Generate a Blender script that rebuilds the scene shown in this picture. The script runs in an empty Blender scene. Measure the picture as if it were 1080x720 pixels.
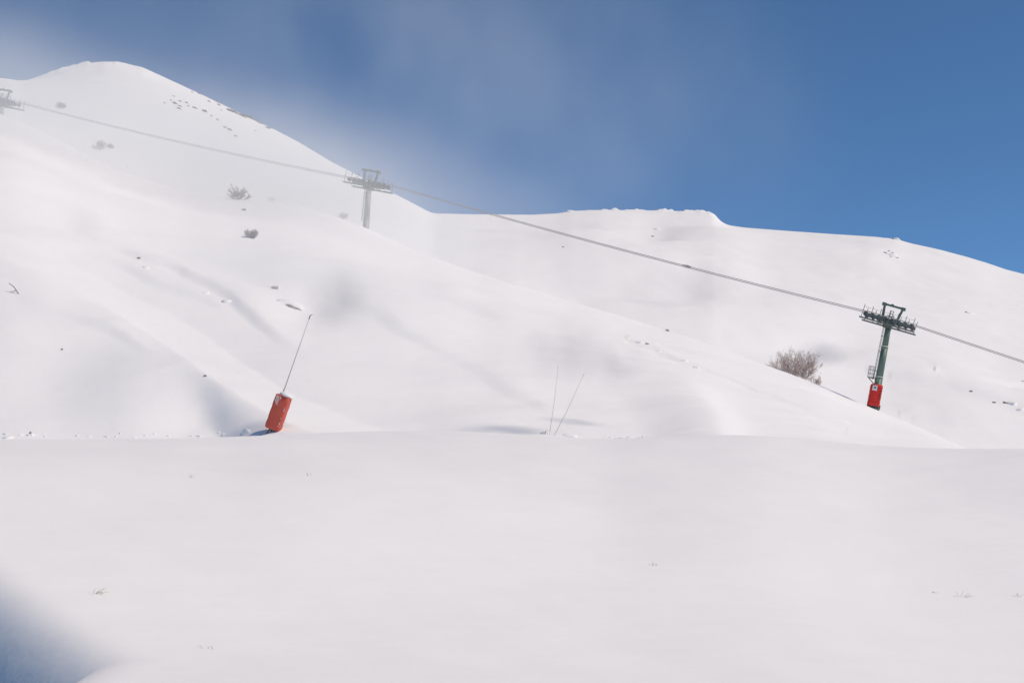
import bpy, bmesh, math, random
import numpy as np
from mathutils import Vector, Matrix

random.seed(7)
S = bpy.context.scene
C = S.collection
F = 1484.0          # focal length in photograph pixels
HOR = 560.0         # row of the horizon in the photograph

# ------------------------------------------------------------------ materials
def new_mat(name):
    m = bpy.data.materials.new(name)
    m.use_nodes = True
    return m, m.node_tree.nodes, m.node_tree.links, m.node_tree.nodes['Principled BSDF']

def simple_mat(name, col, rough=.6, metal=0., var=.25, scale=3., spec=.3, bump=0.):
    m, N, L, B = new_mat(name)
    tc = N.new('ShaderNodeTexCoord')
    nz = N.new('ShaderNodeTexNoise')
    nz.inputs['Scale'].default_value = scale
    nz.inputs['Detail'].default_value = 6
    L.new(tc.outputs['Object'], nz.inputs['Vector'])
    mx = N.new('ShaderNodeMix'); mx.data_type = 'RGBA'
    mx.inputs[6].default_value = (*[c * (1 - var) for c in col], 1)
    mx.inputs[7].default_value = (*[min(1, c * (1 + var)) for c in col], 1)
    L.new(nz.outputs['Fac'], mx.inputs[0])
    L.new(mx.outputs[2], B.inputs['Base Color'])
    B.inputs['Roughness'].default_value = rough
    B.inputs['Metallic'].default_value = metal
    B.inputs['Specular IOR Level'].default_value = spec
    if bump:
        bp = N.new('ShaderNodeBump'); bp.inputs['Strength'].default_value = bump
        bp.inputs['Distance'].default_value = .03
        L.new(nz.outputs['Fac'], bp.inputs['Height'])
        L.new(bp.outputs['Normal'], B.inputs['Normal'])
    return m

SNOW_COL = (.875, .845, .855)
def snow_mat(name='snow', fine=1.0):
    m, N, L, B = new_mat(name)
    geo = N.new('ShaderNodeNewGeometry')
    # wind-packed streaks, slightly duller than the fresh snow between them
    mp = N.new('ShaderNodeMapping'); mp.inputs['Scale'].default_value = (.05, .22, .3)
    mp.inputs['Rotation'].default_value = (0, 0, .35)
    L.new(geo.outputs['Position'], mp.inputs['Vector'])
    n1 = N.new('ShaderNodeTexNoise'); n1.inputs['Scale'].default_value = 1.
    n1.inputs['Detail'].default_value = 5; n1.inputs['Roughness'].default_value = .55
    L.new(mp.outputs['Vector'], n1.inputs['Vector'])
    mx = N.new('ShaderNodeMix'); mx.data_type = 'RGBA'
    mx.inputs[6].default_value = (SNOW_COL[0] * .96, SNOW_COL[1] * .955, SNOW_COL[2] * .975, 1)
    mx.inputs[7].default_value = (*SNOW_COL, 1)
    L.new(n1.outputs['Fac'], mx.inputs[0])
    L.new(mx.outputs[2], B.inputs['Base Color'])
    B.inputs['Roughness'].default_value = .7
    B.inputs['Specular IOR Level'].default_value = .12
    n2 = N.new('ShaderNodeTexNoise'); n2.inputs['Scale'].default_value = 2.2
    n2.inputs['Detail'].default_value = 8; n2.inputs['Roughness'].default_value = .6
    mp2 = N.new('ShaderNodeMapping'); mp2.inputs['Scale'].default_value = (.6, 2.0, 1)
    mp2.inputs['Rotation'].default_value = (0, 0, .3)
    L.new(geo.outputs['Position'], mp2.inputs['Vector'])
    L.new(mp2.outputs['Vector'], n2.inputs['Vector'])
    bp = N.new('ShaderNodeBump'); bp.inputs['Strength'].default_value = .3 * fine
    bp.inputs['Distance'].default_value = .06
    L.new(n2.outputs['Fac'], bp.inputs['Height'])
    L.new(bp.outputs['Normal'], B.inputs['Normal'])
    return m

M = {
    'snow': snow_mat(),
    'green': simple_mat('green_paint', (.13, .19, .15), .5, 0, .3, 2.),
    'steel': simple_mat('galvanised_steel', (.20, .215, .20), .5, .5, .3, 6.),
    'hazed_steel': simple_mat('hazed_steel', (.36, .375, .37), .6, .1, .2, 4.),  # whitening by the blowing snow is put into this shaft colour
    'hazed_twig': simple_mat('hazed_twig', (.60, .55, .54), .8, 0, .2, 9.),  # twigs paled in colour to stand for snow haze before them
    'dark': simple_mat('dark_steel', (.15, .165, .155), .5, .2, .3, 6.),
    'rubber': simple_mat('rubber', (.14, .14, .145), .8, 0, .2, 6.),
    'pale': simple_mat('pale_band', (.55, .58, .55), .6, 0, .1, 5.),
    'red': simple_mat('red_vinyl', (.68, .035, .025), .5, 0, .18, 2.5, .35, .1),
    'worn_red': simple_mat('worn_red_vinyl', (.62, .11, .07), .6, 0, .22, 3., .3, .15),
    'white': simple_mat('white_print', (.78, .77, .76), .6, 0, .05, 5.),
    'ink': simple_mat('dark_print', (.05, .045, .05), .6, 0, .1, 5.),
    'bark': simple_mat('bark', (.24, .18, .155), .8, 0, .3, 9.),
    'twig': simple_mat('twig', (.42, .33, .30), .8, 0, .3, 9.),
    'straw': simple_mat('straw', (.42, .35, .26), .8, 0, .3, 9.),
    'rock': simple_mat('rock', (.26, .235, .21), .85, 0, .5, 2.5, .2, .6),
    'dark_rock': simple_mat('dark_rock', (.12, .10, .085), .85, 0, .5, 2.5, .2, .6),
    'rope': simple_mat('rope', (.40, .39, .39), .6, .3, .2, 4.),
    'lance': simple_mat('lance_metal', (.52, .42, .41), .5, .2, .15, 4.),
}

# ------------------------------------------------------------------ object helpers
def link(o, parent=None):
    C.objects.link(o)
    if parent is not None: o.parent = parent
    return o

def tag(o, label=None, cat=None, group=None, kind=None):
    if label: o['label'] = label
    if cat: o['category'] = cat
    if group: o['group'] = group
    if kind: o['kind'] = kind
    return o

def basis(ax):
    z = ax.normalized(); x = (Vector((1, 0, 0)) - z * z.x).normalized(); y = z.cross(x)
    return Matrix((x, y, z)).transposed()

def empty(name, loc, rot=(0, 0, 0)):
    o = bpy.data.objects.new(name, None)
    o.empty_display_size = .3
    o.location = loc; o.rotation_euler = rot
    return link(o)

class MB:
    """collects verts and faces into one mesh"""
    def __init__(s): s.v = []; s.f = []
    def add(s, vs, fs):
        b = len(s.v); s.v += [tuple(p) for p in vs]
        s.f += [tuple(b + i for i in f) for f in fs]
        return s
    def tube(s, p, q, r0, r1=None, n=8, caps=True):
        r1 = r0 if r1 is None else r1
        p = Vector(p); q = Vector(q); d = q - p
        if d.length < 1e-6: return s
        d.normalize()
        a = d.cross(Vector((0, 0, 1)) if abs(d.z) < .95 else Vector((1, 0, 0))).normalized()
        b = d.cross(a)
        vs = []
        for c, r in ((p, r0), (q, r1)):
            for i in range(n):
                t = 2 * math.pi * i / n
                vs.append(c + a * (r * math.cos(t)) + b * (r * math.sin(t)))
        fs = [(i, (i + 1) % n, n + (i + 1) % n, n + i) for i in range(n)]
        if caps: fs += [tuple(range(n - 1, -1, -1)), tuple(range(n, 2 * n))]
        return s.add(vs, fs)
    def path(s, pts, r0, r1, n=5):
        pts = [Vector(p) for p in pts]; m = len(pts); vs = []; fs = []
        for k, p in enumerate(pts):
            d = (pts[min(k + 1, m - 1)] - pts[max(k - 1, 0)]).normalized()
            a = d.cross(Vector((.13, .21, 1)) if abs(d.z) < .95 else Vector((1, .1, 0))).normalized()
            b = d.cross(a); r = r0 + (r1 - r0) * k / max(1, m - 1)
            vs += [p + a * (r * math.cos(2 * math.pi * i / n)) + b * (r * math.sin(2 * math.pi * i / n)) for i in range(n)]
        for k in range(m - 1):
            fs += [(k * n + i, k * n + (i + 1) % n, (k + 1) * n + (i + 1) % n, (k + 1) * n + i) for i in range(n)]
        fs += [tuple(range(n - 1, -1, -1)), tuple(range((m - 1) * n, m * n))]
        return s.add(vs, fs)
    def box(s, c, size, rot=None):
        c = Vector(c); x, y, z = [k / 2 for k in size]
        vs = [Vector((i * x, j * y, k * z)) for i in (-1, 1) for j in (-1, 1) for k in (-1, 1)]
        if rot is not None: vs = [rot @ v for v in vs]
        return s.add([c + v for v in vs], [(0, 1, 3, 2), (4, 6, 7, 5), (0, 4, 5, 1), (2, 3, 7, 6), (0, 2, 6, 4), (1, 5, 7, 3)])
    def build(s, name, mat, parent=None, smooth=False, bevel=0, segs=2):
        me = bpy.data.meshes.new(name)
        me.from_pydata(s.v, [], s.f)
        if bevel:
            bm = bmesh.new(); bm.from_mesh(me)
            bmesh.ops.bevel(bm, geom=bm.edges[:], offset=bevel, segments=segs, profile=.6, affect='EDGES', clamp_overlap=True)
            bm.to_mesh(me); bm.free()
        me.materials.append(mat)
        if smooth: me.shade_smooth()
        me.update()
        return link(bpy.data.objects.new(name, me), parent)

def blob(name, mat, size, seed, rough=.35, sub=2, flat=0., parent=None, smooth=False):
    """an irregular lump: jittered icosphere"""
    rng = random.Random(seed)
    bm = bmesh.new(); bmesh.ops.create_icosphere(bm, subdivisions=sub, radius=1)
    offs = [Vector((rng.uniform(-9, 9), rng.uniform(-9, 9), rng.uniform(-9, 9))) for _ in range(3)]
    from mathutils import noise
    for v in bm.verts:
        n = noise.noise(v.co * 1.3 + offs[0]) + .5 * noise.noise(v.co * 3.1 + offs[1])
        v.co *= 1 + rough * n
        if v.co.z < -flat * 1.0 and flat: v.co.z = -flat
        v.co = Vector((v.co.x * size[0], v.co.y * size[1], v.co.z * size[2]))
    me = bpy.data.meshes.new(name); bm.to_mesh(me); bm.free()
    me.materials.append(mat)
    if smooth: me.shade_smooth()
    return link(bpy.data.objects.new(name, me), parent)

# ------------------------------------------------------------------ terrain
def hash2(ix, iy, seed):
    h = (ix.astype(np.int64) * 374761393 + iy.astype(np.int64) * 668265263 + seed * 974634777) & 0x7fffffff
    h = ((h ^ (h >> 13)) * 1274126177) & 0x7fffffff
    h = h ^ (h >> 16)
    return (h & 0xffff) / 32767.5 - 1.0
def vnoise(x, y, seed):
    ix = np.floor(x); iy = np.floor(y); fx = x - ix; fy = y - iy
    fx = fx * fx * fx * (fx * (fx * 6 - 15) + 10); fy = fy * fy * fy * (fy * (fy * 6 - 15) + 10)
    a = hash2(ix, iy, seed); b = hash2(ix + 1, iy, seed); c = hash2(ix, iy + 1, seed); d = hash2(ix + 1, iy + 1, seed)
    return (a * (1 - fx) + b * fx) * (1 - fy) + (c * (1 - fx) + d * fx) * fy
def fbm(x, y, seed, octs=4, gain=.5):
    t = 0; a = 1; ca, sa = math.cos(.6), math.sin(.6)
    for k in range(octs):
        t = t + a * vnoise(x, y, seed + k)
        x, y = (ca * x - sa * y) * 2.03, (sa * x + ca * y) * 2.03
        a *= gain
    return t
def sstep(a, b, x):
    t = np.clip((x - a) / (b - a), 0, 1); return t * t * (3 - 2 * t)
def gsmooth(arr, sig):
    n = int(3 * sig) + 1; k = np.exp(-.5 * (np.arange(-n, n + 1) / sig) ** 2); k /= k.sum()
    return np.convolve(np.pad(arr, n, mode='edge'), k, mode='valid')

# columns: direction; rows: distance ahead of the viewpoint
us = np.concatenate([np.linspace(-3200, -260, 120)[:-1], np.linspace(-260, -20, 120)[:-1], np.arange(-20, 1102, 1.5),
                     np.linspace(1104, 1340, 110)[:-1], np.linspace(1340, 4300, 120)])
NU = len(us)
yl = [-260, -180, -120, -80, -55, -38, -26, -17, -10, -5, -1.5, 1, 3, 4.5]
y = 5.5
while y < 560:
    yl.append(y)
    y *= 1.0042 if 9 < y < 60 else (1.0052 if y < 480 else 1.02)
yl += [600, 680, 800, 1000, 1300, 1800, 2600]
ys = np.array(yl); NY = len(ys)
sx = (us - 540) / F
Yg = np.repeat(ys[:, None], NU, 1)
Xg = sx[None, :] * np.where(Yg > 30, Yg, np.sqrt(np.maximum(Yg, 0) ** 2 * .75 + 225))
Xg = np.where(Yg > 30, sx[None, :] * Yg, Xg)
Ug = np.broadcast_to(us[None, :], Xg.shape)

def curve(pts, sm=8):
    p = np.array(pts, float)
    fine = np.arange(-3200, 4301, 2.)
    c = np.interp(fine, p[:, 0], p[:, 1])
    if sm: c = gsmooth(c, sm / 2.)
    return np.interp(us, fine, c)

# rows (photograph pixels) of the three crest lines seen against what lies behind
v_crest = curve([(-3200, 480), (-300, 470), (0, 463), (100, 463), (200, 462), (270, 459.5), (330, 456.5), (400, 454), (480, 454.5), (520, 456),
                 (570, 460), (620, 463.5), (660, 463), (690, 460.5), (770, 458), (810, 459.5), (860, 463.5), (920, 470), (1000, 473), (1080, 473), (1500, 476), (4300, 480)], 22)
v_ridge = curve([(-3200, 80), (-300, 75), (-100, 100), (0, 119), (40, 136), (80, 158), (120, 178), (200, 203), (250, 211), (300, 214), (345, 225), (386, 240), (440, 265),
                 (500, 287), (560, 305), (600, 317), (660, 335), (700, 347), (760, 367), (800, 382), (860, 404), (921, 431), (960, 446), (1010, 469), (1080, 500), (1200, 520), (4300, 540)], 14)
v_sky = curve([(-3200, 150), (-600, 130), (-200, 100), (-60, 82), (0, 82.5), (14, 84), (24, 85.5), (34, 83), (52, 77), (72, 70.5), (90, 67), (110, 65), (126, 66), (150, 71), (172, 81), (215, 101),
               (240, 113), (262, 124), (290, 137), (315, 150), (350, 171), (375, 184), (400, 196), (425, 209), (446, 220), (456, 225), (500, 226), (560, 226.5), (590, 225), (602, 222.5),
               (630, 221.5), (690, 222), (730, 223), (752, 224.2), (756, 228.5), (760, 233.5), (768, 237.5), (785, 240), (830, 243.5), (880, 247), (920, 249.5), (945, 252), (960, 256.5),
               (990, 263), (1020, 271), (1040, 277), (1062, 284.5), (1080, 289), (1150, 305), (1400, 330), (2000, 340), (4300, 380)], 2)
v_sky_s = np.interp(us, np.arange(-3200, 4301, 2.), gsmooth(np.interp(np.arange(-3200, 4301, 2.), us, v_sky), 28))
Yc = curve([(-3200, 42), (0, 44), (400, 46), (640, 43), (780, 46), (1080, 44), (4300, 42)], 60)
Ym = curve([(-3200, 175), (0, 158), (250, 152), (386, 147), (600, 140), (921, 131), (1010, 122), (1100, 112), (4300, 105)], 60)
Ys = curve([(-3200, 420), (0, 415), (110, 430), (300, 410), (450, 395), (600, 400), (760, 395), (940, 390), (1080, 380), (4300, 360)], 40)

def zrow(v, Y): return Y * (HOR - v) / F

def pchip(K, Zk):
    """monotone cubic through knots K (nk,NU) -> Z on the rows"""
    h = K[1:] - K[:-1]; d = (Zk[1:] - Zk[:-1]) / h
    m = np.zeros_like(Zk)
    w1 = 2 * h[1:] + h[:-1]; w2 = h[1:] + 2 * h[:-1]
    same = d[1:] * d[:-1] > 0
    with np.errstate(divide='ignore', invalid='ignore'):
        m[1:-1] = np.where(same, (w1 + w2) / (w1 / d[:-1] + w2 / d[1:]), 0)
    m[0] = d[0]; m[-1] = d[-1]
    idx = np.zeros(Yg.shape, np.int64)
    for k in range(1, len(K) - 1): idx += Yg >= K[k]
    G = lambda A: np.take_along_axis(A, idx, 0)
    hh = G(h); z0 = G(Zk); z1 = np.take_along_axis(Zk, idx + 1, 0); m0 = G(m); m1 = np.take_along_axis(m, idx + 1, 0)
    t = np.clip((Yg - G(K)) / hh, -.5, 1); t2 = t * t; t3 = t2 * t
    Z = (2 * t3 - 3 * t2 + 1) * z0 + (t3 - 2 * t2 + t) * hh * m0 + (3 * t2 - 2 * t3) * z1 + (t3 - t2) * hh * m1
    return Z

one = np.ones(NU)
cc, cm, cs = np.zeros(NU), np.zeros(NU), np.zeros(NU)     # corrections found below

def dist_poly(U, V, pts):
    """signed distance (photograph pixels) to a polyline, positive below it; and the position along it (0..1)"""
    best = np.full(U.shape, 1e9); sgn = np.zeros(U.shape); pos = np.zeros(U.shape)
    L = sum(math.hypot(b[0] - a[0], b[1] - a[1]) for a, b in zip(pts, pts[1:])); acc = 0
    for a, b in zip(pts, pts[1:]):
        dx, dy = b[0] - a[0], b[1] - a[1]; l = math.hypot(dx, dy)
        t = np.clip(((U - a[0]) * dx + (V - a[1]) * dy) / (l * l), 0, 1)
        px, py = U - a[0] - t * dx, V - a[1] - t * dy
        d = np.hypot(px, py); s = np.sign(dx * py - dy * px)
        w = d < best
        best = np.where(w, d, best); sgn = np.where(w, s, sgn); pos = np.where(w, (acc + t * l) / L, pos)
        acc += l
    return best * sgn, pos

def assemble():
    Zc = zrow(v_crest, Yc) + cc
    Zm = zrow(v_ridge, Ym) + cm
    Zs = zrow(v_sky, Ys) + cs
    Zs_s = zrow(v_sky_s, Ys) + cs
    drop = 1.0 * one
    foot = Zc - .55
    K = [-400 * one, -60 * one, 0 * one, 10 * one, 15.6 * one, 30 * one, Yc, Yc + 5.5, Yc + 10.5]
    Zk = [-24 * one, -6. * one, -1.75 * one, -1.9 * one, zrow(720, 15.6) * one, np.interp(30, [15.6, 44], [0, 1]) * (Zc + 1.7) * 1.12 - 1.7, Zc, Zc - .25, foot]
    Y0 = Yc + 12; lo = foot + .25
    for t in (.12, .4, .7, .88):
        K.append(Y0 + (Ym - Y0) * t)
        bulge = np.sin(np.pi * t) * .03 * (Zm - lo)
        Zk.append(lo + (Zm - lo) * (t ** 1.03) + bulge)
    K += [Ym, Ym + 9, Ym + 26]
    dipz = np.minimum(Zm - 1.2, Zm * .97)
    Zk += [Zm, Zm - .9, dipz - .5]
    Y1 = Ym + 26; b = dipz - .5
    for t in (.2, .5, .78, .93):
        K.append(Y1 + (Ys - Y1) * t)
        top = Zs_s * (1 - sstep(.7, 1, t)) + Zs * sstep(.7, 1, t)
        Zk.append(b + (top - b) * t + np.sin(np.pi * t) * .05 * (Zs - b))
    K += [Ys, Ys + 14, Ys + 70, 700 * one, 2600 * one]
    Zk += [Zs, Zs - 2.5, Zs - 22, Zs * .3 - 20, -80 * one]
    K = np.array(K); Zk = np.array(Zk)
    Z = pchip(K, Zk)
    return Z

def details(Z):
    V = HOR - F * Z / np.maximum(Yg, 1)
    fg = 1 - sstep(0, 1, (Yg - Yc - 4) / 6)
    mid = sstep(0, 1, (Yg - Yc - 6) / 6) * (1 - sstep(0, 1, (Yg - Ym - 2) / 14))
    far = sstep(0, 1, (Yg - Ym - 6) / 20)
    onfar = 1 - sstep(0, 1, (Yg - Ys - 10) / 40)
    # broad undulation, drifts and sastrugi
    D = fg * (.15 * fbm(Xg / 11, Yg / 9, 11, 2) + .028 * fbm(Xg / 3.2 + Yg * .1, Yg / 2.2, 21, 3) * sstep(8, 16, Yg)
              + .0025 * fbm(Xg / .8, Yg / .4, 23, 2))
    q = Xg + .45 * Yg; p = Yg - .45 * Xg
    D += mid * (.30 * fbm(q / 26, p / 14, 31, 2) + .06 * fbm(q / 9, p / 3.6, 41, 3) + .018 * fbm(q / 2.2, p / .9, 43, 3))
    sky_att = 1 - .75 * np.exp(-((Yg - Ys) / 12) ** 2)
    D += far * onfar * (1.2 * sky_att * fbm(Xg / 60, Yg / 45, 51, 2) + .2 * fbm(Xg / 12, Yg / 17, 61, 3) * sky_att + .035 * fbm(Xg / 3.5, Yg / 4.5, 63, 3))
    # rougher, rockier crown of the right-hand crest, left of the cornice
    rough = far * np.exp(-((Yg - Ys) / 14) ** 2) * (sstep(580, 600, Ug) * (1 - sstep(745, 755, Ug)) + .8 * sstep(30, 60, Ug) * (1 - sstep(110, 150, Ug)))
    RG = rough * (.7 * np.maximum(0, fbm(Xg / 2.6, Yg / 4, 71, 3)))
    # --- the spur running down the left slope: its right flank takes the sun, the left one falls into a hollow
    d = .86 * (V - curve([(-3200, 100), (-80, 262), (0, 287), (40, 303), (100, 335), (170, 374), (212, 405), (240, 423), (264, 440), (300, 464), (4300, 2000)], 24)[None, :])
    tu = sstep(120, 235, Ug)
    A = (1.1 - .15 * tu) * sstep(-80, 0, Ug)
    wr = 38 + 12 * tu
    right = np.clip(1 + d / wr, 0, 1)
    right = np.where(right > .08, right, right * right / .16 + .04 * np.clip(right / .08, 0, 1))
    lw = 120 - 92 * tu + 55 * sstep(205, 310, Ug)
    left = 1 - sstep(0, 1, d / lw)
    D += mid * A * np.where(d < 0, right, left)
    for pts, a_, wu, wd, u0, u1 in (
            ([(-3200, 60), (20, 212), (120, 256), (200, 292), (270, 330), (360, 372), (4300, 2600)], .34, 30, 9, 60, 330),
            ([(-3200, 60), (0, 232), (90, 262), (160, 296), (240, 324), (4300, 2600)], .26, 22, 7, 20, 250),
            ([(-3200, 60), (20, 322), (110, 352), (180, 392), (4300, 2600)], .22, 26, 8, 10, 180),
            ([(-3200, 60), (330, 300), (420, 340), (520, 392), (620, 440), (4300, 2400)], .26, 40, 12, 340, 600),
            ([(-3200, 60), (430, 300), (560, 344), (640, 372), (4300, 2400)], .22, 36, 9, 440, 640)):
        d = .88 * (V - (curve(pts, 20)[None, :] + 5 * fbm(Xg / 5, Yg / 8, 91, 2)))
        env = sstep(u0, u0 + 50, Ug) * (1 - sstep(u1 - 60, u1, Ug)) * (.55 + .45 * vnoise(Xg / 6, Yg / 9, 93))
        D += mid * 1.5 * a_ * env * np.where(d < 0, 1 - sstep(0, 1, -d / wu), 1 - sstep(0, 1, d / wd))
    # wind lip at the foot of the slope right of the canes
    d = np.interp(V, [340, 372, 390, 404, 423, 446, 470, 500], [600, 655, 690, 712, 735, 750, 756, 758]) - Ug
    D += mid * .62 * np.where(d > 0, 1 - sstep(0, 1, d / 80), np.exp(-(d / 30) ** 2)) * sstep(385, 425, V)
    # ski-cut track down the slope towards the green tower
    d, t = dist_poly(Ug, V, [(664, 356), (690, 366), (720, 380), (770, 398), (830, 424), (890, 446)])
    D += mid * (.16 * np.exp(-((d + 2) / 2.5) ** 2) - .2 * np.exp(-((d - 2) / 2.5) ** 2)) * (1 - .7 * t) * (.6 + .5 * vnoise(Xg / 1.3, Yg / 1.3, 81))
    # soft hollows
    for (cu, cv, ru, rv, a) in ((60, 395, 70, 30, -.5), (330, 318, 34, 16, -.7), (500, 440, 50, 14, .25), (430, 330, 60, 40, .4)):
        D += mid * a * np.exp(-((Ug - cu) / ru) ** 2 - ((V - cv) / rv) ** 2)
    for (cu, cv, ru, rv, a) in ((690, 240, 34, 12, -2.2), (640, 300, 60, 20, -1.6), (600, 250, 40, 20, .8), (770, 270, 25, 60, 1.0), (720, 300, 40, 22, -1.2), (860, 370, 50, 12, -1.2),
                                (300, 190, 50, 20, -1.2), (920, 270, 30, 18, .6), (830, 330, 60, 20, 1.0)):
        D += far * onfar * a * np.exp(-((Ug - cu) / ru) ** 2 - ((V - cv) / rv) ** 2)
    D += fg * -.12 * Xg * np.exp(-((Yg - 24) / 11) ** 2) * np.exp(-(Xg / 30) ** 2)  # foreground tilted rightwards, a shape added to catch more sun
    # low drifts in the valley at the right
    d, t = dist_poly(Ug, V, [(940, 398), (1000, 410), (1050, 425), (1090, 440)])
    D += far * (.5 * np.tanh(-d / 5) * np.exp(-np.abs(d) / 16))
    d, t = dist_poly(Ug, V, [(990, 396), (1030, 402), (1066, 406)])
    D += far * (.35 * np.tanh(-d / 2) * np.exp(-np.abs(d) / 8))
    d, t = dist_poly(Ug, V, [(965, 446), (1010, 455), (1090, 458)])
    D += far * (.35 * np.tanh(-d / 4) * np.exp(-np.abs(d) / 12))
    # bank shaped to roll off at lower left, added to shade that corner
    e = ROLL(Xg, Yg)
    D += e
    return D, RG

def ROLL(X, Y):
    q = np.maximum(0, -3.95 - X - .75 * np.maximum(0, Y - 16))
    return -np.where(q < 1.5, .33 * q ** 3, .33 * 3.375 + 2.23 * (q - 1.5)) * (1 - sstep(17, 28, Y)) * sstep(-14, 2, Y)

D, ROUGH = details(assemble())
for it in range(4):
    Zt = assemble() + D
    E = Zt / np.maximum(Yg, 1)
    for lo, hi, vt, corr, Yk, sm in ((Yc - 14, Yc + 7, v_crest, cc, Yc, 14), (Ym - 30, Ym + 8, v_ridge, cm, Ym, 10), (Ys - 60, Ys + 20, v_sky, cs, Ys, 4)):
        e = np.where((Yg > lo) & (Yg < hi), E, -9).max(0)
        corr += gsmooth(((HOR - vt) / F - e) * Yk, sm)
Z = assemble() + D + ROUGH
Vg = HOR - F * Z / np.maximum(Yg, 1)

def sheet(name, r0, r1):
    nr = r1 - r0 + 1
    co = np.stack([Xg[r0:r1 + 1], Yg[r0:r1 + 1], Z[r0:r1 + 1]], -1).reshape(-1, 3).astype(np.float32)
    i = np.arange(nr - 1)[:, None] * NU + np.arange(NU - 1)[None, :]
    q = np.stack([i, i + 1, i + NU + 1, i + NU], -1).reshape(-1, 4).astype(np.int32)
    me = bpy.data.meshes.new(name)
    me.vertices.add(len(co)); me.vertices.foreach_set('co', co.ravel())
    me.loops.add(q.size); me.loops.foreach_set('vertex_index', q.ravel())
    me.polygons.add(len(q)); me.polygons.foreach_set('loop_start', np.arange(0, q.size, 4, dtype=np.int32))
    me.polygons.foreach_set('loop_total', np.full(len(q), 4, np.int32))
    me.update(calc_edges=True); me.shade_smooth()
    me.materials.append(M['snow'])
    o = link(bpy.data.objects.new(name, me)); o['kind'] = 'structure'
    return o

rA = int(np.searchsorted(ys, 52.5)); rB = int(np.searchsorted(ys, 172))
sheet('snowfield', 0, rA); sheet('snow_slope', rA, rB); sheet('mountain', rB, NY - 1)

def ground(x, y):
    """terrain height"""
    r = min(max(int(np.searchsorted(ys, y)), 1), NY - 1)
    out = []
    for k in (r - 1, r): out.append(np.interp(x, Xg[k], Z[k]))
    t = (y - ys[r - 1]) / (ys[r] - ys[r - 1])
    return out[0] * (1 - t) + out[1] * t
def at(u, Y, dz=0):
    x = (u - 540) / F * Y
    return Vector((x, Y, ground(x, Y) + dz))
def hit(u, v, ymin=14.):
    """the point of the terrain seen in direction (u, v)"""
    c = int(np.argmin(np.abs(us - u)))
    r = int(np.searchsorted(ys, ymin))
    while r < NY - 8 and Vg[r, c] > v: r += 1
    if r >= NY - 9:
        rr = slice(int(np.searchsorted(ys, ymin)), NY - 8); r = int(np.argmin(Vg[rr, c])) + rr.start
    Y = ys[r]
    return Vector(((u - 540) / F * Y, Y, ground((u - 540) / F * Y, Y)))
def pt(u, v, Y): return Vector(((u - 540) / F * Y, Y, (HOR - v) / F * Y))

# ------------------------------------------------------------------ lift towers
LINE_ROT = -math.atan2(19, 51)      # plan direction of the lift line (towards +x it comes nearer)
GAUGE = .58                         # half distance between the two ropes

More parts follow.
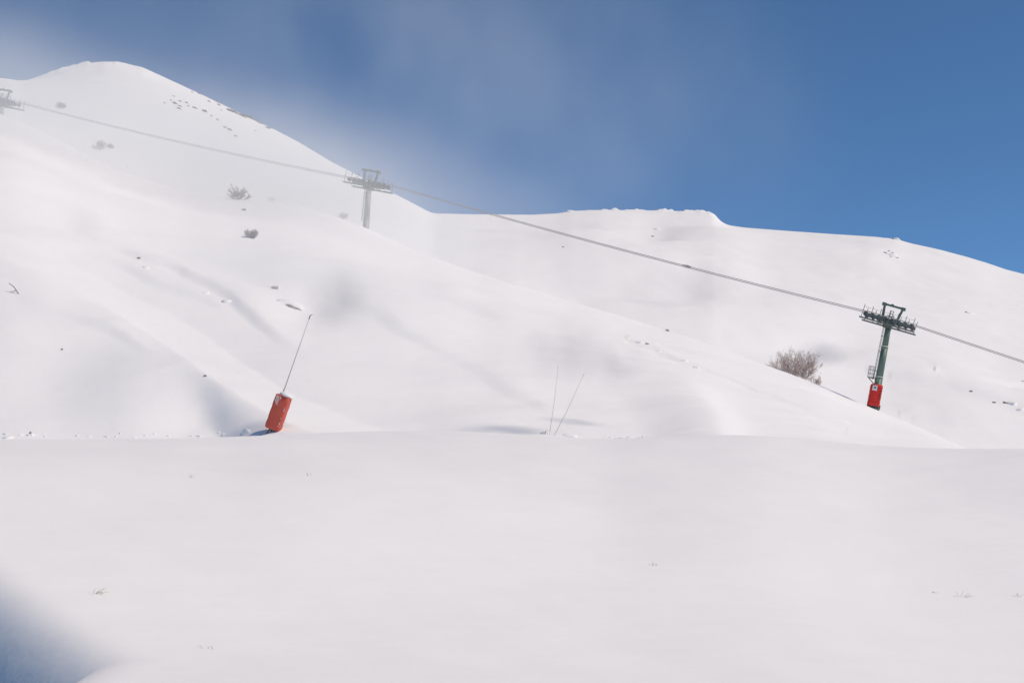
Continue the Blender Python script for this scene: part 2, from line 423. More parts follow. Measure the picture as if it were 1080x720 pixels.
def lift_tower(label, foot, head, lean, tilt, base_extra, paint='green', shaft=.40):
    """foot: point on the snow; head: point where the rope crosses the shaft's axis"""
    root = empty('lift_tower', foot)
    tag(root, label, 'lift tower', 'lift towers along the cable')
    axis = head - foot; H = axis.length; ax = axis.normalized()
    R = basis(ax)
    def P(x, y, z): return R @ Vector((x, y, z))
    # local frame of the head: x along the line, y across, z up (tilted with the rope)
    lx = (Matrix.Rotation(LINE_ROT, 3, 'Z') @ Vector((math.cos(tilt), 0, -math.sin(tilt))))
    ly = Vector((-lx.y, lx.x, 0)).normalized() ; lz = lx.cross(ly).normalized()
    HR = Matrix((lx, ly, lz)).transposed()
    hp = ax * H
    def Q(x, y, z): return hp + HR @ Vector((x * .83, y, z))
    mb = MB()
    z0 = -base_extra; top = H - .62
    segs = [(z0, shaft), (2.9, shaft * .98), (2.9, shaft * .93), (5.7, shaft * .86), (5.7, shaft * .80), (top, shaft * .72)]
    for (a, ra), (b, rb) in zip(segs[::2], segs[1::2]):
        if a < top: mb.tube(P(0, 0, a), P(0, 0, min(b, top)), ra, rb, 24)
    sh = mb.build('shaft', M[paint], root, True)
    for zz, rr in ((2.9, shaft * .98), (5.7, shaft * .86)):
        if zz < top: MB().tube(P(0, 0, zz - .05), P(0, 0, zz + .05), rr + .03, rr + .03, 24).build('flange_ring', M['pale'], root)
    if base_extra < 3:
        mb = MB().tube(P(0, 0, -.2), P(0, 0, .05), shaft * 1.45, shaft * 1.45, 20)
        for k in range(10):
            t = k * .628; c = (shaft * 1.25 * math.cos(t), shaft * 1.25 * math.sin(t))
            mb.tube(P(*c, .0), P(*c, .22), .05, .05, 6)
            rib = Matrix.Rotation(t, 3, 'Z')
            mb.box(P(shaft * 1.15 * math.cos(t + .3), shaft * 1.15 * math.sin(t + .3), .2), (.3, .03, .4), R @ Matrix.Rotation(t + .3, 3, 'Z'))
        mb.build('base_flange', M['green'], root)
    # crossarm with haunch plates
    mb = MB()
    mb.box(Q(0, 0, -.52), (.55, 2 * GAUGE + .7, .34), HR)
    mb.box(Q(0, 0, -.78), (.8, .8, .2), HR)
    for s in (-1, 1):
        mb.box(Q(s * .42, 0, -.66), (.06, 1.1, .42), HR)
    mb.build('crossarm', M['dark'], root, bevel=.015)
    for s in (-1, 1):
        y = s * GAUGE
        # sheave train: rocker beams plus eight wheels
        mb = MB()
        mb.box(Q(0, y - .0, -.30), (2.4, .10, .16), HR)
        for k in (-1.55, 1.55):
            mb.box(Q(k, y + .09, -.24), (1.75, .07, .13), HR); mb.box(Q(k, y - .09, -.24), (1.75, .07, .13), HR)
        for k in (-2.05, -1.05, 1.05, 2.05):
            mb.box(Q(k, y + .13, -.19), (.79, .04, .14), HR); mb.box(Q(k, y - .13, -.19), (.79, .04, .14), HR)
        tr = mb.build('sheave_beam', M['steel'], root)
        for k in range(8):
            x = -2.55 + k * 5.1 / 7
            w = MB()
            w.tube(Q(x, y - .06, -.21), Q(x, y + .06, -.21), .19, .19, 18)
            w.tube(Q(x, y - .085, -.21), Q(x, y - .06, -.21), .215, .215, 18); w.tube(Q(x, y + .06, -.21), Q(x, y + .085, -.21), .215, .215, 18)
            w.tube(Q(x, y - .16, -.21), Q(x, y + .16, -.21), .05, .05, 8)
            w.build('sheave_wheel', M['rubber'], tr)
        # catwalk outside of it, with its rail posts
        yo = y + s * .42
        mb = MB()
        mb.box(Q(0, yo - s * .16, -.66), (5.0, .05, .10), HR); mb.box(Q(0, yo + s * .22, -.66), (5.0, .05, .10), HR)
        for k in range(25): mb.box(Q(-2.9 + k * 5.8 / 24, yo + s * .03, -.65), (.05, .36, .03), HR)
        cw = mb.build('catwalk', M['steel'], root)
        mb = MB()
        for x in (-2.8, -1.85, -.95, 0.1, .95, 1.85, 2.75):
            mb.tube(Q(x, yo + s * .22, -.6), Q(x, yo + s * .22, .52), .03, .03, 6)
        mb.tube(Q(-2.8, yo + s * .22, -.08), Q(2.75, yo + s * .22, -.08), .014, .014, 5)
        mb.tube(Q(-2.8, yo + s * .22, .3), Q(2.75, yo + s * .22, .3), .012, .012, 5)
        mb.build('railing', M['steel'], cw)
        mb = MB()
        for x in (-1.6, -.5, .5, 1.6): mb.tube(Q(x * .35, y * .6, -.5), Q(x, yo, -.66), .035, .035, 6)
        mb.build('bracket', M['dark'], root)
    # lifting frame on top
    mb = MB()
    for s in (-1, 1):
        mb.path([Q(s * .72, 0, -.4), Q(s * 1.0, 0, 1.05)], .13, .11, 10)
        mb.box(Q(s * 1.06, 0, 1.12), (.36, .5, .26), HR)
        mb.tube(Q(s * .62, .0, -.4), Q(s * .72, 0, .1), .16, .12, 8)
    mb.box(Q(0, 0, 1.14), (1.95, .18, .17), HR)
    mb.box(Q(-.2, 0, 1.26), (.2, .12, .1), HR)
    mb.build('lifting_frame', M['green'], root)
    # work ladder and hoop between the posts
    mb = MB()
    for x in (-.17, .17): mb.tube(Q(x, -.1, -.4), Q(x, -.1, .72), .032, .032, 6)
    for z in (-.1, .15, .4, .68): mb.tube(Q(-.17, -.1, z), Q(.17, -.1, z), .025, .025, 6)
    mb.tube(Q(-.45, -.1, .2), Q(.45, -.1, .2), .03, .03, 6)
    mb.build('top_ladder', M['steel'], root)
    for x, y in ((-.55, -.7), (.35, .6), (.62, -.55), (-.3, .75)):
        MB().box(Q(x, y, -.18), (.34, .3, .26), HR).build('junction_box', M['dark'], root)
    # ladder on the uphill side of the shaft
    mb = MB(); xo = -shaft - .16
    for yy in (-.2, .2): mb.tube(P(xo, yy, max(2.6, z0)), P(xo + .12, yy, top), .022, .022, 6)
    n = int((top - 2.8) / .32)
    for k in range(max(0, n)):
        zz = 2.8 + k * .32; mb.tube(P(xo + .12 * zz / top, -.2, zz), P(xo + .12 * zz / top, .2, zz), .016, .016, 5)
    for zz in (3.4, 5.2, 6.6):
        if zz < top: mb.tube(P(xo, 0, zz), P(0, 0, zz), .03, .03, 6)
    mb.build('ladder', M['steel'], root)
    return root, P, Q

Y2, Y3 = 152., 170.
c_ = int(np.argmin(np.abs(us - 919))); ra_, rb_ = int(np.searchsorted(ys, 108)), int(np.searchsorted(ys, 150))
Y1 = float(ys[ra_ + int(np.argmin(Vg[ra_:rb_, c_]))]) + 1.0      # just over the brow of the ridge
f1 = at(921.3, Y1); print('tower distance', Y1); h1 = pt(938.5, 336, Y1)
T1, P1, Q1 = lift_tower('dark green lift tower leaning beside the bare bush, red pad round its foot', f1, h1, 0, math.radians(19.0), .4, 'green', .355)
f2 = pt(385.4, 247, Y2); h2 = pt(389.5, 191.5, Y2)
T2, P2, Q2 = lift_tower('grey lift tower veiled by blowing snow on the ridge below the peak', f2 + (f2 - h2).normalized() * 1.2, h2, 0, math.radians(13.6), 3.5, 'hazed_steel', .36)
h3 = pt(2.5, 105.0, Y3); f3 = Vector((h3.x - .6, Y3, ground(h3.x - .6, Y3)))
T3, P3, Q3 = lift_tower('faint lift tower cut off by the left edge, only its top above the snow', f3, h3, 0, math.radians(14.5), 3.2, 'hazed_steel', .36)

# platform with a cage on the side of the green tower (part of it)
mb = MB()
for a in np.linspace(0, 2 * math.pi, 9)[:-1]:
    mb.tube(P1(-.78 + .28 * math.cos(a), .28 * math.sin(a), 2.75), P1(-.78 + .28 * math.cos(a), .28 * math.sin(a), 3.75), .016, .016, 5)
for zz in (2.75, 3.1, 3.45, 3.75):
    ring = [P1(-.78 + .28 * math.cos(a), .28 * math.sin(a), zz) for a in np.linspace(0, 2 * math.pi, 13)]
    mb.path(ring, .016, .016, 5)
mb.tube(P1(-.95, 0, 2.7), P1(-.35, 0, 2.2), .04, .04, 6); mb.tube(P1(-.95, 0, 2.72), P1(-.35, 0, 2.72), .05, .05, 6)
mb.build('ladder_cage', M['dark'], T1)

# ------------------------------------------------------------------ ropes
def span(p, q, sag, n=14):
    return [p.lerp(q, k / n) - Vector((0, 0, sag * 4 * (k / n) * (1 - k / n))) for k in range(n + 1)]
o1, o2, o3 = [Vector(t.location) for t in (T1, T2, T3)]
dirv = (h1 - h2)
for s, lab in ((-1, 'near strand of the twin steel lift cable running down between the towers'), (1, 'far strand of the twin steel lift cable, just above the near one')):
    a1, b1 = o1 + Q1(-2.7, s * GAUGE, .02), o1 + Q1(2.7, s * GAUGE, .02)
    a2, b2 = o2 + Q2(-2.7, s * GAUGE, .02), o2 + Q2(2.7, s * GAUGE, .02)
    a3, b3 = o3 + Q3(-2.7, s * GAUGE, .02), o3 + Q3(2.7, s * GAUGE, .02)
    up = a3 + (a3 - b2).normalized() * 40
    down = b1 + (pt(1080, 383 , 128.7) - pt(970, 347, 131.8)).normalized() * 46
    pts = [up] + [a3, b3] + span(b3, a2, .35)[1:] + [b2] + span(b2, a1, .3)[1:] + [b1] + span(b1, down, .1)[1:]
    r = MB().path(pts, .036, .036, 6).build('lift_cable', M['rope'], None, True)
    tag(r, lab, 'cable', 'strands of the lift cable')
    if s == -1:
        p = b2.lerp(a1, .668) - Vector((0, 0, .3 * 4 * .668 * .332)); d = (a1 - b2).normalized()
        MB().tube(p - d * .5, p + d * .4, .07, .07, 8).tube(p - d * .2, p + d * .2, .11, .11, 8).build('cable_clamp', M['rope'], r)

# ------------------------------------------------------------------ padding
def pad_mesh(w, d, h, wall, r, n=6):
    """a sleeve with rounded corners, open at both ends"""
    def loop(w, d, r, z):
        out = []
        for cx, cy, a0 in ((w / 2 - r, d / 2 - r, 0), (-w / 2 + r, d / 2 - r, 90), (-w / 2 + r, -d / 2 + r, 180), (w / 2 - r, -d / 2 + r, 270)):
            for k in range(n + 1):
                a = math.radians(a0 + 90 * k / n); out.append((cx + r * math.cos(a), cy + r * math.sin(a), z))
        return out
    mb = MB(); e = .05
    loops = [loop(w - 2 * wall, d - 2 * wall, max(.02, r - wall), 0), loop(w - 2 * e, d - 2 * e, r, 0), loop(w, d, r, e)]
    for k in range(1, 8):
        b = .012 * math.sin(k * 2.3) + .01
        loops.append(loop(w + b, d + b, r, e + (h - 2 * e) * k / 8))
    loops += [loop(w, d, r, h - e), loop(w - 2 * e, d - 2 * e, r, h), loop(w - 2 * wall, d - 2 * wall, max(.02, r - wall), h)]
    m = len(loops[0]); vs = [p for l in loops for p in l]; fs = []
    L = len(loops)
    for k in range(L):
        k2 = (k + 1) % L
        fs += [(k * m + i, k * m + (i + 1) % m, k2 * m + (i + 1) % m, k2 * m + i) for i in range(m)]
    return mb.add(vs, fs)

def aim(root, axis, twist=0.):
    root.rotation_euler = (basis(axis) @ Matrix.Rotation(twist, 3, 'Z')).to_euler()

ax1 = (h1 - f1).normalized()
padroot = empty('crash_pad', f1 + ax1 * .2)
# keep the sleeve's broad face square to the lift line
R1 = basis(ax1)
padroot.rotation_euler = (R1 @ Matrix.Rotation(math.radians(-9), 3, 'Z')).to_euler()
tag(padroot, 'bright red crash pad with small white sign wrapped round the green tower', 'crash pad')
W1, D1, H1 = 1.06, 1.06, 1.98
pm = pad_mesh(W1, D1, H1, .09, .2)
pm.v = [(x - .09, y, z) for x, y, z in pm.v]
pm.build('cover', M['red'], padroot, True)
sg = MB().box((-.26, -D1 / 2 - .022, H1 - .36), (.42, .025, .46)).build('sign', M['white'], padroot, bevel=.006)
mb = MB()
mb.box((-.24, -D1 / 2 - .040, H1 - .30), (.19, .008, .07)); mb.box((-.305, -D1 / 2 - .040, H1 - .385), (.05, .008, .10)); mb.box((-.185, -D1 / 2 - .040, H1 - .385), (.05, .008, .10))
mb.build('emblem', M['ink'], sg)
for k in range(4):
    MB().box((W1 / 2 - .2, -D1 / 2 - .018, H1 - .55 - k * .24), (.17, .03, .09)).build('buckle', M['ink'], padroot, bevel=.008)
for zz in (.32, 1.7):
    m2 = pad_mesh(W1 + .035, D1 + .035, .06, .03, .2); m2.v = [(x - .09, y, z + zz) for x, y, z in m2.v]
    m2.build('strap', M['red'], padroot)

# snow lance with its own pad, leaning right
Yp = 61.0
lf = hit(284, 455.5, 57); Yp = lf.y
ltop = pt(320.5, 330, Yp - .3)
lax = (pt(319, 335, Yp) - pt(290.5, 416, Yp)).normalized()
lroot = empty('snow_lance', lf)
tag(lroot, 'thin snow-making lance leaning right above the worn red pad', 'snow lance')
aim(lroot, lax)
MB().tube((0, 0, -.6), (0, 0, 2.0), .04, .04, 10).tube((0, 0, 2.0), (0, 0, 5.2), .022, .010, 8).build('pole', M['lance'], lroot, True)
MB().tube((0, 0, 5.2), (0, 0, 5.36), .024, .024, 10).tube((0, 0, 5.36), (.08, 0, 5.42), .015, .012, 8).build('nozzle', M['steel'], lroot)
mb = MB()
for a in (0, 2.1, 4.2): mb.tube((.0, 0, .25), (.22 * math.cos(a), .22 * math.sin(a), -.3), .025, .03, 6)
mb.build('foot_bracket', M['dark'], lroot)
p2 = empty('crash_pad', lf + lax * .14)
tag(p2, 'worn red crash pad with snow on top, leaning on the snow lance', 'crash pad')
aim(p2, lax, -.12)
pm = pad_mesh(.66, .46, 1.56, .12, .1); pm.v = [(x + .10, y, z) for x, y, z in pm.v]
pm.build('cover', M['worn_red'], p2, True)
sc_ = blob('snow_cap', M['snow'], (.31, .22, .14), 5, .35, 3, .3, p2, True); sc_.location = (.16, 0, 1.57)
# faded white print near the upper left corner and along the right edge
mb = MB()
for (x, z, w, h, a) in ((-.09, 1.43, .16, .045, .5), (-.07, 1.33, .2, .04, .6), (-.08, 1.23, .17, .045, .45), (-.05, 1.13, .16, .03, .6), (-.12, 1.38, .03, .15, 0), (.04, 1.40, .03, .12, .2)):
    mb.box((x, -.2385, z), (w, .008, h), Matrix.Rotation(a, 3, 'Y'))
mb.build('faded_lettering', M['white'], p2)
for k in range(5): MB().box((.365 + .008 * (k % 2), -.2385, (.22, .34, .58, .93, 1.02)[k]), (.03, .008, (.05, .09, .04, .08, .03)[k])).build('edge_mark', M['white'], p2)

# two bare lances/canes in the hollow
cane_foot = hit(579, 458.5, 55)
for (u0, u1, v1, lab) in ((578.5, 588.5, 388, 'nearly upright thin cane in the snow, left one of the crossed pair'), (582, 615, 396, 'slanting thin cane in the snow, right one of the crossed pair')):
    a = hit(u0, 459.5, 55) - Vector((0, 0, .25)); b = pt(u1, v1, cane_foot.y)
    t = empty('marker_cane', a); tag(t, lab, 'marker cane', 'canes stuck in the snow')
    b = b - a; mid = b * .5 + Vector((.03, 0, -.02))
    MB().path([(0, 0, 0), mid, b], .010, .005, 6).build('cane', M['straw'], t, True)
    e = b.normalized(); MB().tube(b, b + e * .1, .009, .009, 6).build('tip', M['straw'], t)

# ------------------------------------------------------------------ bare bushes
def bush(label, loc, w, h, seed, stems=11, depth=3, kids=(5, 5, 4), r=.035, spread=1.0, group='bare bushes on the slopes', rmin=.006, lean=0., mats=('bark', 'twig')):
    rng = random.Random(seed)
    root = empty('bare_bush', loc); tag(root, label, 'bush', group)
    tw = MB()
    def grow(p, d, L, r, lev, store):
        pts = [p.copy()]; q = p.copy(); dd = d.copy(); n = 5 if lev == 0 else 4
        for k in range(n):
            dd = (dd + Vector((rng.gauss(0, .13), rng.gauss(0, .13), rng.gauss(.05, .1)))).normalized()
            q = q + dd * (L / n); pts.append(q.copy())
        store.path(pts, r, max(rmin, r * .45), 5 if lev == 0 else 3)
        if lev < depth:
            for k in range(kids[min(lev, len(kids) - 1)]):
                t = rng.uniform(.25, 1) * n; i = min(n - 1, int(t)); base = pts[i].lerp(pts[i + 1], t - i)
                a = rng.uniform(0, 6.283); side = dd.cross(Vector((math.cos(a), math.sin(a), .3))).normalized()
                nd = (dd * rng.uniform(.7, 1.1) + side * rng.uniform(.45, .8)).normalized()
                if nd.z < .05: nd.z = .05 + abs(nd.z) * .4; nd.normalize()
                grow(base, nd, L * rng.uniform(.42, .62), max(rmin, r * .5), lev + 1, tw)
    for k in range(stems):
        f = (k + .5) / stems * 2 - 1
        ang = f * 1.12 * spread
        d = Vector((math.sin(ang) + lean, rng.uniform(-.5, .5), max(.2, math.cos(ang)))).normalized()
        L = .5 * (w * .5 * abs(math.sin(ang)) + h * math.cos(ang)) * rng.uniform(.95, 1.15)
        st = MB()
        grow(Vector((f * w * .16, rng.uniform(-.1, .1) * w, -.15)), d, L * 1.3, r * rng.uniform(.7, 1.2), 0, st)
        st.build('stem', M[mats[0]], root)
    tw.build('twigs', M[mats[1]], root)
    return root

big = at(838, 139.5); big.z = pt(838, 407, 139.5).z - .1
bush('large bare pinkish bush behind the snow ridge left of the green tower', big, 2.9, 3.3, 3, 19, 3, (7, 6, 5), .024, .9, 'bare bushes on the slopes', .0055)
b2 = at(856, 138.5); b2.z = pt(856, 407.5, 138.5).z - .15
bush('low bare bush at the right foot of the large pinkish bush', b2, 2.0, 1.1, 9, 7, 3, (5, 4, 3), .03, 1.1, 'bare bushes on the slopes', .008, .3)
for (u, v, w, h, sd, ym, lab) in (
    (252, 211.5, 21, 18, 21, 60, 'largest bare bush of those on the left slope, grey in blowing snow'),
    (104.5, 158, 11, 13, 22, 170, 'upright grey bush in the mist below the peak, taller of a pair'),
    (116.5, 157, 6, 8, 23, 170, 'small grey bush to the right of the taller misty one'),
    (64, 115, 9, 10, 24, 175, 'faint small pointed bush nearest the faint tower at the left edge'),
    (265, 251, 16, 13, 25, 60, 'faint bush on the bright slope below the largest left bush'),
    (362, 231.5, 11, 9, 26, 60, 'small tilted bush on the ridge just left of the grey tower'),
    (286, 213, 7, 7, 27, 60, 'tiny sprig on the ridge crest right of the largest left bush'),
    (257, 222, 5, 4, 28, 60, 'tiny sprig on the bright snow just below the largest left bush'),
    (703, 349, 5, 4, 29, 100, 'tiny sprig on the ridge line above the ski track'),
    (290, 305, 4, 7, 30, 60, 'thin dark sprig above the snow-capped rock')):
    p = hit(u, v, ym); k = p.y / F
    bush(lab, p, w * k * .62, h * k * .75, sd, 10, 2, (9, 8), .022, .85, 'bare bushes on the slopes', .013, 0, ('bark', 'twig') if sd in (21, 22, 23, 24, 26) else ('hazed_twig', 'hazed_twig'))

# fallen twig at the far left
p = hit(20, 312, 60); k = p.y / F
t = empty('fallen_branch', p); tag(t, 'dark crooked branch lying on the snow at the far left', 'branch')
mb = MB(); mb.path([(-10 * k, -.1, 10 * k), (-5 * k, -.1, 6.5 * k), (-2 * k, -.12, 2.5 * k), (0, -.1, -1 * k), (5 * k, -.1, -4.5 * k), (7 * k, -.1, -5 * k)], .022, .036, 6)
mb.build('limb', M['bark'], t)
mb = MB(); mb.path([(-2 * k, -.12, 2.5 * k), (-6 * k, -.1, 1 * k), (-9 * k, -.1, 1.5 * k)], .025, .01, 5); mb.path([(5 * k, -.1, -4.5 * k), (7.5 * k, -.1, -3 * k)], .03, .015, 5)
mb.build('side_twig', M['bark'], t)

# dry stalks in the foreground snow
def tuft(u, v, n, ln, sd, lab, flat=.5):
    rng = random.Random(sd); p = hit(u, v, 14)
    mb = MB()
    for k in range(n):
        a = rng.uniform(-.9, .9); x = rng.uniform(-.06, .06)
        d = Vector((math.sin(a), rng.uniform(-.3, .3), flat * rng.uniform(.4, 1.2))).normalized() * ln * rng.uniform(.5, 1.1)
        mb.path([(x, 0, -.03), Vector((x, 0, 0)) + d * .55 + Vector((0, 0, .01)), Vector((x, 0, 0)) + d + Vector((0, 0, -.02))], .003, .0015, 4)
    o = mb.build('dry_stalks', M['straw'], None); o.location = p
    tag(o, lab, 'dry stalks', 'dry stalks in the foreground snow')
for a in ((985, 628, 4, .13, 1, 'thin straw stalk in the right foreground, leftmost of three in a row', .25), (1015, 632, 7, .16, 2, 'thickest straw stalks in the right foreground, middle of three in a row', .35),
          (1075, 632, 5, .12, 3, 'straw stalks at the right edge of the foreground', .6), (689, 598, 6, .10, 4, 'small pale tuft alone in the middle of the foreground', .8),
          (102, 621, 8, .16, 5, 'dry stalks lying at the lower left near the blue shade', .25), (201, 503, 4, .12, 6, 'tiny stalk below the red crash pad towards the left', .8),
          (328, 502, 4, .16, 7, 'tiny dark stalk just below the leaning red pad', .9), (220, 678, 4, .08, 8, 'tiny stalk near the bottom edge left of centre', .5)):
    tuft(*a)

# ------------------------------------------------------------------ rocks and snow lumps
proto_r = [blob('rock', M['rock'] if i < 5 else M['dark_rock'], (1, .9, .6), 100 + i, .55, 2) for i in range(9)]
used = set()
def rock(u, v, wpx, hpx, label, group, ymin=180, i=None, ang=0, sink=.25, grp_only=False):
    p = hit(u, v, ymin); k = p.y / F
    i = random.randrange(5) if i is None else i
    o = proto_r[i] if i not in used else proto_r[i].copy()
    if i in used: C.objects.link(o)
    used.add(i)
    o.location = p + Vector((0, -.1, -sink * hpx * k * .5))
    o.scale = (wpx * k * .5, wpx * k * .5, hpx * k * .8)
    o.rotation_euler = (0, ang, random.uniform(-.4, .4))
    tag(o, label, 'rock', group)
    return o
for (u, v, w) in ((184.7, 101.7, 2), (190, 106.7, 4), (186, 110.8, 4), (188.3, 115, 3), (195.8, 110, 3), (200, 112.5, 3), (207, 115.8, 3), (174, 109, 2), (216.7, 119, 3), (223, 123, 2.5),
                  (228, 128, 3), (236.7, 135, 3), (241.7, 138, 3.5), (249, 143, 2.5), (221.7, 107, 2), (228.3, 107, 3.5), (231, 111.7, 3), (234, 116, 2), (242.5, 118.3, 3), (246.7, 119.3, 4),
                  (251, 121, 4), (256.7, 123.6, 3), (258.5, 122.3, 3), (262, 124, 3), (271, 128.2, 3.5), (275, 130.5, 3), (282, 134, 3), (270, 138, 2), (285, 135.6, 2.5), (204, 97.5, 2), (210, 100, 2), (192, 112.5, 2.5), (181, 108, 2)):
    w *= random.uniform(.6, 1.7) * (1.5 if u > 240 and v < 132 else 1)
    rock(u + random.uniform(-1.5, 1.5), v + random.uniform(-1.2, 1.2), w * 1.5, w * .8, 'small brown rock among those poking through snow on the left peak', 'rocks on the left peak', ang=.5, i=5 + random.randrange(4))
for (u, v, w, h) in ((933.5, 267.5, 4, 3), (936.5, 268.5, 3, 2), (939, 270.5, 3, 2), (941.5, 266.8, 3.5, 1.6), (944, 269.5, 3, 2.4), (946, 272.5, 3.5, 1.6), (937.5, 265.3, 3, 1.4)):
    rock(u, v, w, h * .7, 'dark stone in the small cluster below the right crest', 'stones below the right crest', ang=.25)
for (u, v, w, h, lab) in ((688, 249.5, 3, 2.2, 'lone dark rock in the hollow below the flat crest'), (1018.5, 330, 3, 2.4, 'lone grey rock on the right slope above the cable'),
                          (941.5, 252.2, 2.6, 2, 'brown rock on the skyline beside a snow lump'), (1059, 426, 3.5, 3, 'dark rock in the valley at right, largest of the row'),
                          (1048, 424.5, 4, 1.4, 'flat grey rock in the valley, left of the darkest one'), (1024, 415, 3, 2.4, 'small grey rock on the drift edge right of the green tower'),
                          (1078, 402, 3, 1.2, 'grey rock at the right edge above the valley row'), (594, 262, 2.5, 1.6, 'small grey rock below the flat crest, left of the cable')):
    rock(u, v, w, h, lab, 'single rocks on the far slopes', 100, ang=.1)
for (u, v, w, h, lab) in ((147, 274, 4, 3, 'small dark rock on the left slope above the bright bank'), (576.5, 457, 6, 4, 'brown earthy lump at the foot of the canes'),
                          (682, 363, 4, 3, 'brown rock under snow at the head of the ski track'), (33, 458, 2, 3, 'dark stone among the snow lumps at the left crest'),
                          (217, 398, 3, 2, 'tiny dark stone on the bright bank above the hollow'), (66, 370, 2, 2, 'tiny stone on the left slope under the bright bank')):
    rock(u, v, w, h, lab, 'single rocks on the near slope', 54, ang=.1)
# rock ledge with a snow cap on the slope behind the lance
p = hit(300, 322, 60); k = p.y / F
t = empty('snow_capped_rock', p); tag(t, 'snow-capped rock ledge on the slope above the snow lance', 'rock')
rk = blob('ledge', M['rock'], (11 * k, 7 * k, 4 * k), 301, .4, 3, 0, t); rk.location = (7 * k, .35, -.22); rk.rotation_euler = (0, .3, 0)
cp = blob('snow_cap', M['snow'], (17 * k, 11 * k, 4.5 * k), 302, .3, 3, .5, t, True); cp.location = (4 * k, .95, .12); cp.rotation_euler = (.32, .32, 0)
for v_ in cp.data.vertices:
    if v_.co.z < 0: v_.co.z *= 2.5; v_.co.x *= 1.05; v_.co.y = v_.co.y * 1.0 + .25 * abs(v_.co.z)

proto_s = [blob('snow_lump', M['snow'], (1, .9, .75), 200 + i, .45, 2, 0, None, True) for i in range(5)]
used_s = set()
for o in proto_s:
    for v in o.data.vertices:
        if v.co.z < 0:
            z = v.co.z; rr = math.hypot(v.co.x, v.co.y) or 1e-3; k = (1 - .35 * z) / rr * (.9 + .1 * math.sin(5 * math.atan2(v.co.y, v.co.x)))
            v.co = (v.co.x * k, v.co.y * k, z * 5)
def lump(u, v, w, h, label, group, ymin=50):
    p = hit(u, v, ymin); k = p.y / F
    i = random.randrange(5)
    o = proto_s[i] if i not in used_s else proto_s[i].copy()
    if i in used_s: C.objects.link(o)
    used_s.add(i)
    o.location = p + Vector((0, .1 * w * k, -.02 * h * k))
    o.scale = (w * k * .55, w * k * .5, h * k * .5)
    o.rotation_euler = (random.uniform(-.2, .2), random.uniform(-.2, .2), random.uniform(0, 6.28))
    tag(o, label, 'snow lump', group)
rng = random.Random(4)
for k in range(26):
    lump(628 + rng.betavariate(2, 2) * 70, 464.0 - rng.random() * 2.5, rng.uniform(2, 5), rng.uniform(1.5, 3.5), 'small snow crumb in the row along the crest right of the canes', 'snow crumbs right of the canes')
for k in range(22):
    lump(rng.uniform(0, 262), 461.0 + rng.uniform(-1.5, 1), rng.uniform(2, 6), rng.uniform(1.5, 3.5), 'small snow crumb along the crest at the foot of the left slope', 'snow crumbs along the left crest')
for (u, v, w, h, lab) in ((8, 462, 12, 5, 'widest snow lump at the left end of the crest'), (33, 461, 6, 5, 'snow lump behind the dark stone on the left crest'), (598, 460, 20, 5, 'low snow mound right of the cane feet'),
                          (574, 458, 12, 5, 'small snow mound left of the cane feet'), (673, 362, 12, 5, 'white snow block at the head of the ski track'), (690, 362, 6, 3, 'smaller snow block beyond the white one at the track head'),
                          (720, 381, 12, 3, 'snow block on the ski track, upper one'), (695, 372, 7, 2.5, 'snow block on the ski track just under its head'), (733, 388, 8, 2.5, 'snow block on the ski track, lower one'),
                          (290, 304, 12, 6, 'white snow clump above the snow-capped rock'), (153, 283, 10, 4, 'snow clump under the small dark rock at left'), (240, 320, 12, 4, 'elongated snow clump on the left slope'),
                          (215, 310, 10, 4, 'snow clump left of the elongated one'), (262, 456, 12, 3.5, 'pile of loose snow at the left foot of the leaning pad')):
    lump(u, v, w, h, lab, 'snow lumps on the near slope', 54)
for (u, v, w, h, lab) in ((945.5, 252.6, 8, 5, 'snow-covered lump standing on the skyline at right'), (939.5, 269.5, 15, 6, 'snow mound holding the small cluster of dark stones'), (1023, 330.5, 9, 3, 'snow lump beside the lone rock on the right slope'),
                          (1066, 427, 12, 4, 'snow lump right of the darkest valley rock'), (1075, 433, 10, 3, 'snow lump in the valley at the right edge, lower one'), (692, 242, 9, 4, 'snow lump in the hollow under the flat crest'),
                          (603, 223.5, 8, 3, 'snow lump at the left end of the flat crest'), (121, 66.5, 5, 2, 'snow lump on top of the left peak'), (134, 178, 4, 3, 'snow lump on the grey slope under the peak')):
    lump(u, v, w, h, lab, 'snow lumps on the far slopes', 100)

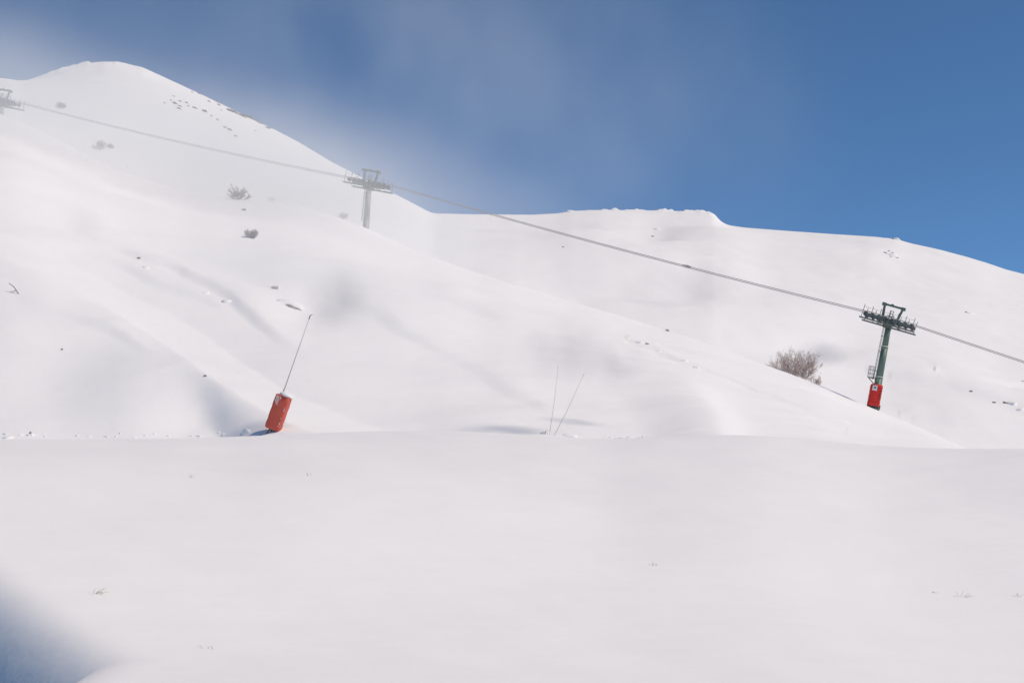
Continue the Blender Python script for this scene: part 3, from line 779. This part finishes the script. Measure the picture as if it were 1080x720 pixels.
# ------------------------------------------------------------------ blowing snow and lance spray (real volumes)
def plume_mat(name, dens, nscale, lo, hi, aniso=.2, col=(1, 1, 1), stretch=(1, 1, 1), soft=1.0):
    m = bpy.data.materials.new(name); m.use_nodes = True
    N, L = m.node_tree.nodes, m.node_tree.links
    N.remove(N['Principled BSDF']); out = N['Material Output']
    pv = N.new('ShaderNodeVolumePrincipled')
    pv.inputs['Color'].default_value = (*col, 1); pv.inputs['Anisotropy'].default_value = aniso
    tc = N.new('ShaderNodeTexCoord'); ln = N.new('ShaderNodeVectorMath'); ln.operation = 'LENGTH'
    L.new(tc.outputs['Object'], ln.inputs[0])
    mr = N.new('ShaderNodeMapRange'); mr.interpolation_type = 'SMOOTHSTEP'
    mr.inputs['From Min'].default_value = 1.0; mr.inputs['From Max'].default_value = 1.0 - soft
    L.new(ln.outputs['Value'], mr.inputs['Value'])
    geo = N.new('ShaderNodeNewGeometry'); mp = N.new('ShaderNodeMapping'); mp.inputs['Scale'].default_value = stretch
    L.new(geo.outputs['Position'], mp.inputs['Vector'])
    nz = N.new('ShaderNodeTexNoise'); nz.inputs['Scale'].default_value = nscale; nz.inputs['Detail'].default_value = 2
    L.new(mp.outputs['Vector'], nz.inputs['Vector'])
    r2 = N.new('ShaderNodeMapRange'); r2.interpolation_type = 'SMOOTHSTEP'
    r2.inputs['From Min'].default_value = lo; r2.inputs['From Max'].default_value = hi
    L.new(nz.outputs['Fac'], r2.inputs['Value'])
    mu = N.new('ShaderNodeMath'); mu.operation = 'MULTIPLY'; L.new(mr.outputs['Result'], mu.inputs[0]); L.new(r2.outputs['Result'], mu.inputs[1])
    m3 = N.new('ShaderNodeMath'); m3.operation = 'MULTIPLY'; m3.inputs[1].default_value = dens; L.new(mu.outputs[0], m3.inputs[0])
    L.new(m3.outputs[0], pv.inputs['Density']); L.new(pv.outputs[0], out.inputs['Volume'])
    return m
def ellipsoid(name, c, rad, mat, label, cat, rot=(0, 0, 0), group=None):
    bm = bmesh.new(); bmesh.ops.create_icosphere(bm, subdivisions=4, radius=1)
    me = bpy.data.meshes.new(name); bm.to_mesh(me); bm.free(); me.materials.append(mat)
    o = link(bpy.data.objects.new(name, me)); o.location = c; o.scale = rad; o.rotation_euler = rot
    tag(o, label, cat, group, 'stuff')
    return o
VOL = True
if VOL:
    ellipsoid('blowing_snow', pt(195, 178, 150), (54, 38, 11.5), plume_mat('drift_veil', .075, .035, .2, .75, .0, (.995, .995, 1), (1, 1, 1.5)), 'veil of blowing snow drifting over the left ridge', 'blowing snow', (0, .24, 0))
    ellipsoid('blowing_snow', pt(470, 85, 430), (150, 32, 92), plume_mat('crest_plume', .0125, .03, .0, 1.05, .0, (1, 1, 1), (1.1, 1, .8)), 'thin plume of blown snow rising over the flat crest', 'blowing snow', (0, .2, 0))
    ellipsoid('blowing_snow', pt(30, 30, 445), (95, 28, 60), plume_mat('peak_plume', .0085, .02, .1, .95, .0, (1, 1, 1), (1.3, 1, .6)), 'pale plume of blown snow in the sky over the left peak', 'blowing snow')
    ellipsoid('blowing_snow', Vector((-11, 86, 10)), (30, 33, 12), plume_mat('ground_drift', .03, .08, .2, .8, .0, (.995, .995, 1), (1, 1, 2)), 'thin ground drift of snow blowing over the slope by the leaning lance', 'blowing snow', (0, .25, 0))
    spray = plume_mat('spray', .28, .9, .2, .66, .5, (.50, .51, .56))  # grey shade put into the colour, darker than real mist
    for (u, v, Y, rx, rz, lab) in ((358, 312, lf.y - .2, 62, 46, 'grey puff of spray at the tip of the leaning lance'), (594, 370, cane_foot.y, 66, 52, 'soft grey puff above the upright cane'),
                                   (648, 384, cane_foot.y + 3, 48, 38, 'soft grey puff at the end of the slanting cane')):
        k = Y / F
        ellipsoid('spray_puff', pt(u, v, Y), (rx * k, 30 * k, rz * k), spray, lab, 'spray', (0, -.3, 0), 'grey puffs on the slope')
    wisp = plume_mat('grey_wisp', .035, .06, .2, .75, .6, (.80, .81, .85))
    for (u, v, Y, rx, rz, lab) in ((712, 300, 210, 60, 30, 'faint grey wisp on the slope under the flat crest, just above the cable ridge'), (610, 298, 200, 70, 30, 'faint grey wisp over the valley between peak and flat crest')):
        kk = Y / F
        ellipsoid('spray_puff', pt(u, v, Y), (rx * kk, 50 * kk, rz * kk), wisp, lab, 'spray', (0, .1, 0), 'grey puffs on the slope')
    k = 150 / F
    ellipsoid('spray_puff', pt(866, 372, 150), (36 * k, 26 * k, 18 * k), plume_mat('spray_far', .6, .2, .2, .7, .6, (.74, .76, .79)), 'flat grey puff above the large bare bush', 'spray', (0, .1, 0), 'grey puffs on the slope')

# ------------------------------------------------------------------ sun, sky, camera
EL, AZ = math.radians(53), math.radians(104)        # azimuth clockwise from the view direction (+Y)
w = bpy.data.worlds.new('World'); S.world = w; w.use_nodes = True
N, L = w.node_tree.nodes, w.node_tree.links
sky = N.new('ShaderNodeTexSky'); sky.sky_type = 'NISHITA'; sky.sun_disc = False
sky.sun_elevation = EL; sky.sun_rotation = AZ
sky.altitude = 3000; sky.air_density = .7; sky.dust_density = 0; sky.ozone_density = 6.5
bg = N['Background']; bg.inputs['Strength'].default_value = .13
tint = N.new('ShaderNodeMix'); tint.data_type = 'RGBA'; tint.blend_type = 'MULTIPLY'; tint.inputs[0].default_value = 1
tint.inputs[7].default_value = (.84, 1.0, .96, 1)       # camera's rendering of a clear high-altitude blue
L.new(sky.outputs[0], tint.inputs[6]); L.new(tint.outputs[2], bg.inputs['Color'])
sl = bpy.data.lights.new('sun', 'SUN'); sl.energy = 3.1; sl.angle = math.radians(.53); sl.color = (1, .89, .71)
so = link(bpy.data.objects.new('sun', sl))
sd = Vector((math.cos(EL) * math.sin(AZ), math.cos(EL) * math.cos(AZ), math.sin(EL)))
so.rotation_euler = sd.to_track_quat('Z', 'Y').to_euler()
so.location = (60, -60, 80)

cd = bpy.data.cameras.new('camera'); cam = link(bpy.data.objects.new('camera', cd)); S.camera = cam
cam.location = (0, 0, 0); cam.rotation_euler = (math.radians(90), 0, 0)
cd.sensor_width = 36; cd.lens = 36 * F / 1080; cd.shift_y = (HOR - 360) / 1080
cd.clip_start = .1; cd.clip_end = 6000

S.view_settings.view_transform = 'Standard'; S.view_settings.look = 'None'
S.view_settings.exposure = 0; S.view_settings.gamma = 1; S.view_settings.use_curve_mapping = False
S.render.engine = 'CYCLES'
S.cycles.use_denoising = True
S.cycles.use_adaptive_sampling = True; S.cycles.adaptive_threshold = .01
S.cycles.max_bounces = 6; S.cycles.diffuse_bounces = 3; S.cycles.volume_bounces = 2
S.cycles.volume_max_steps = 64
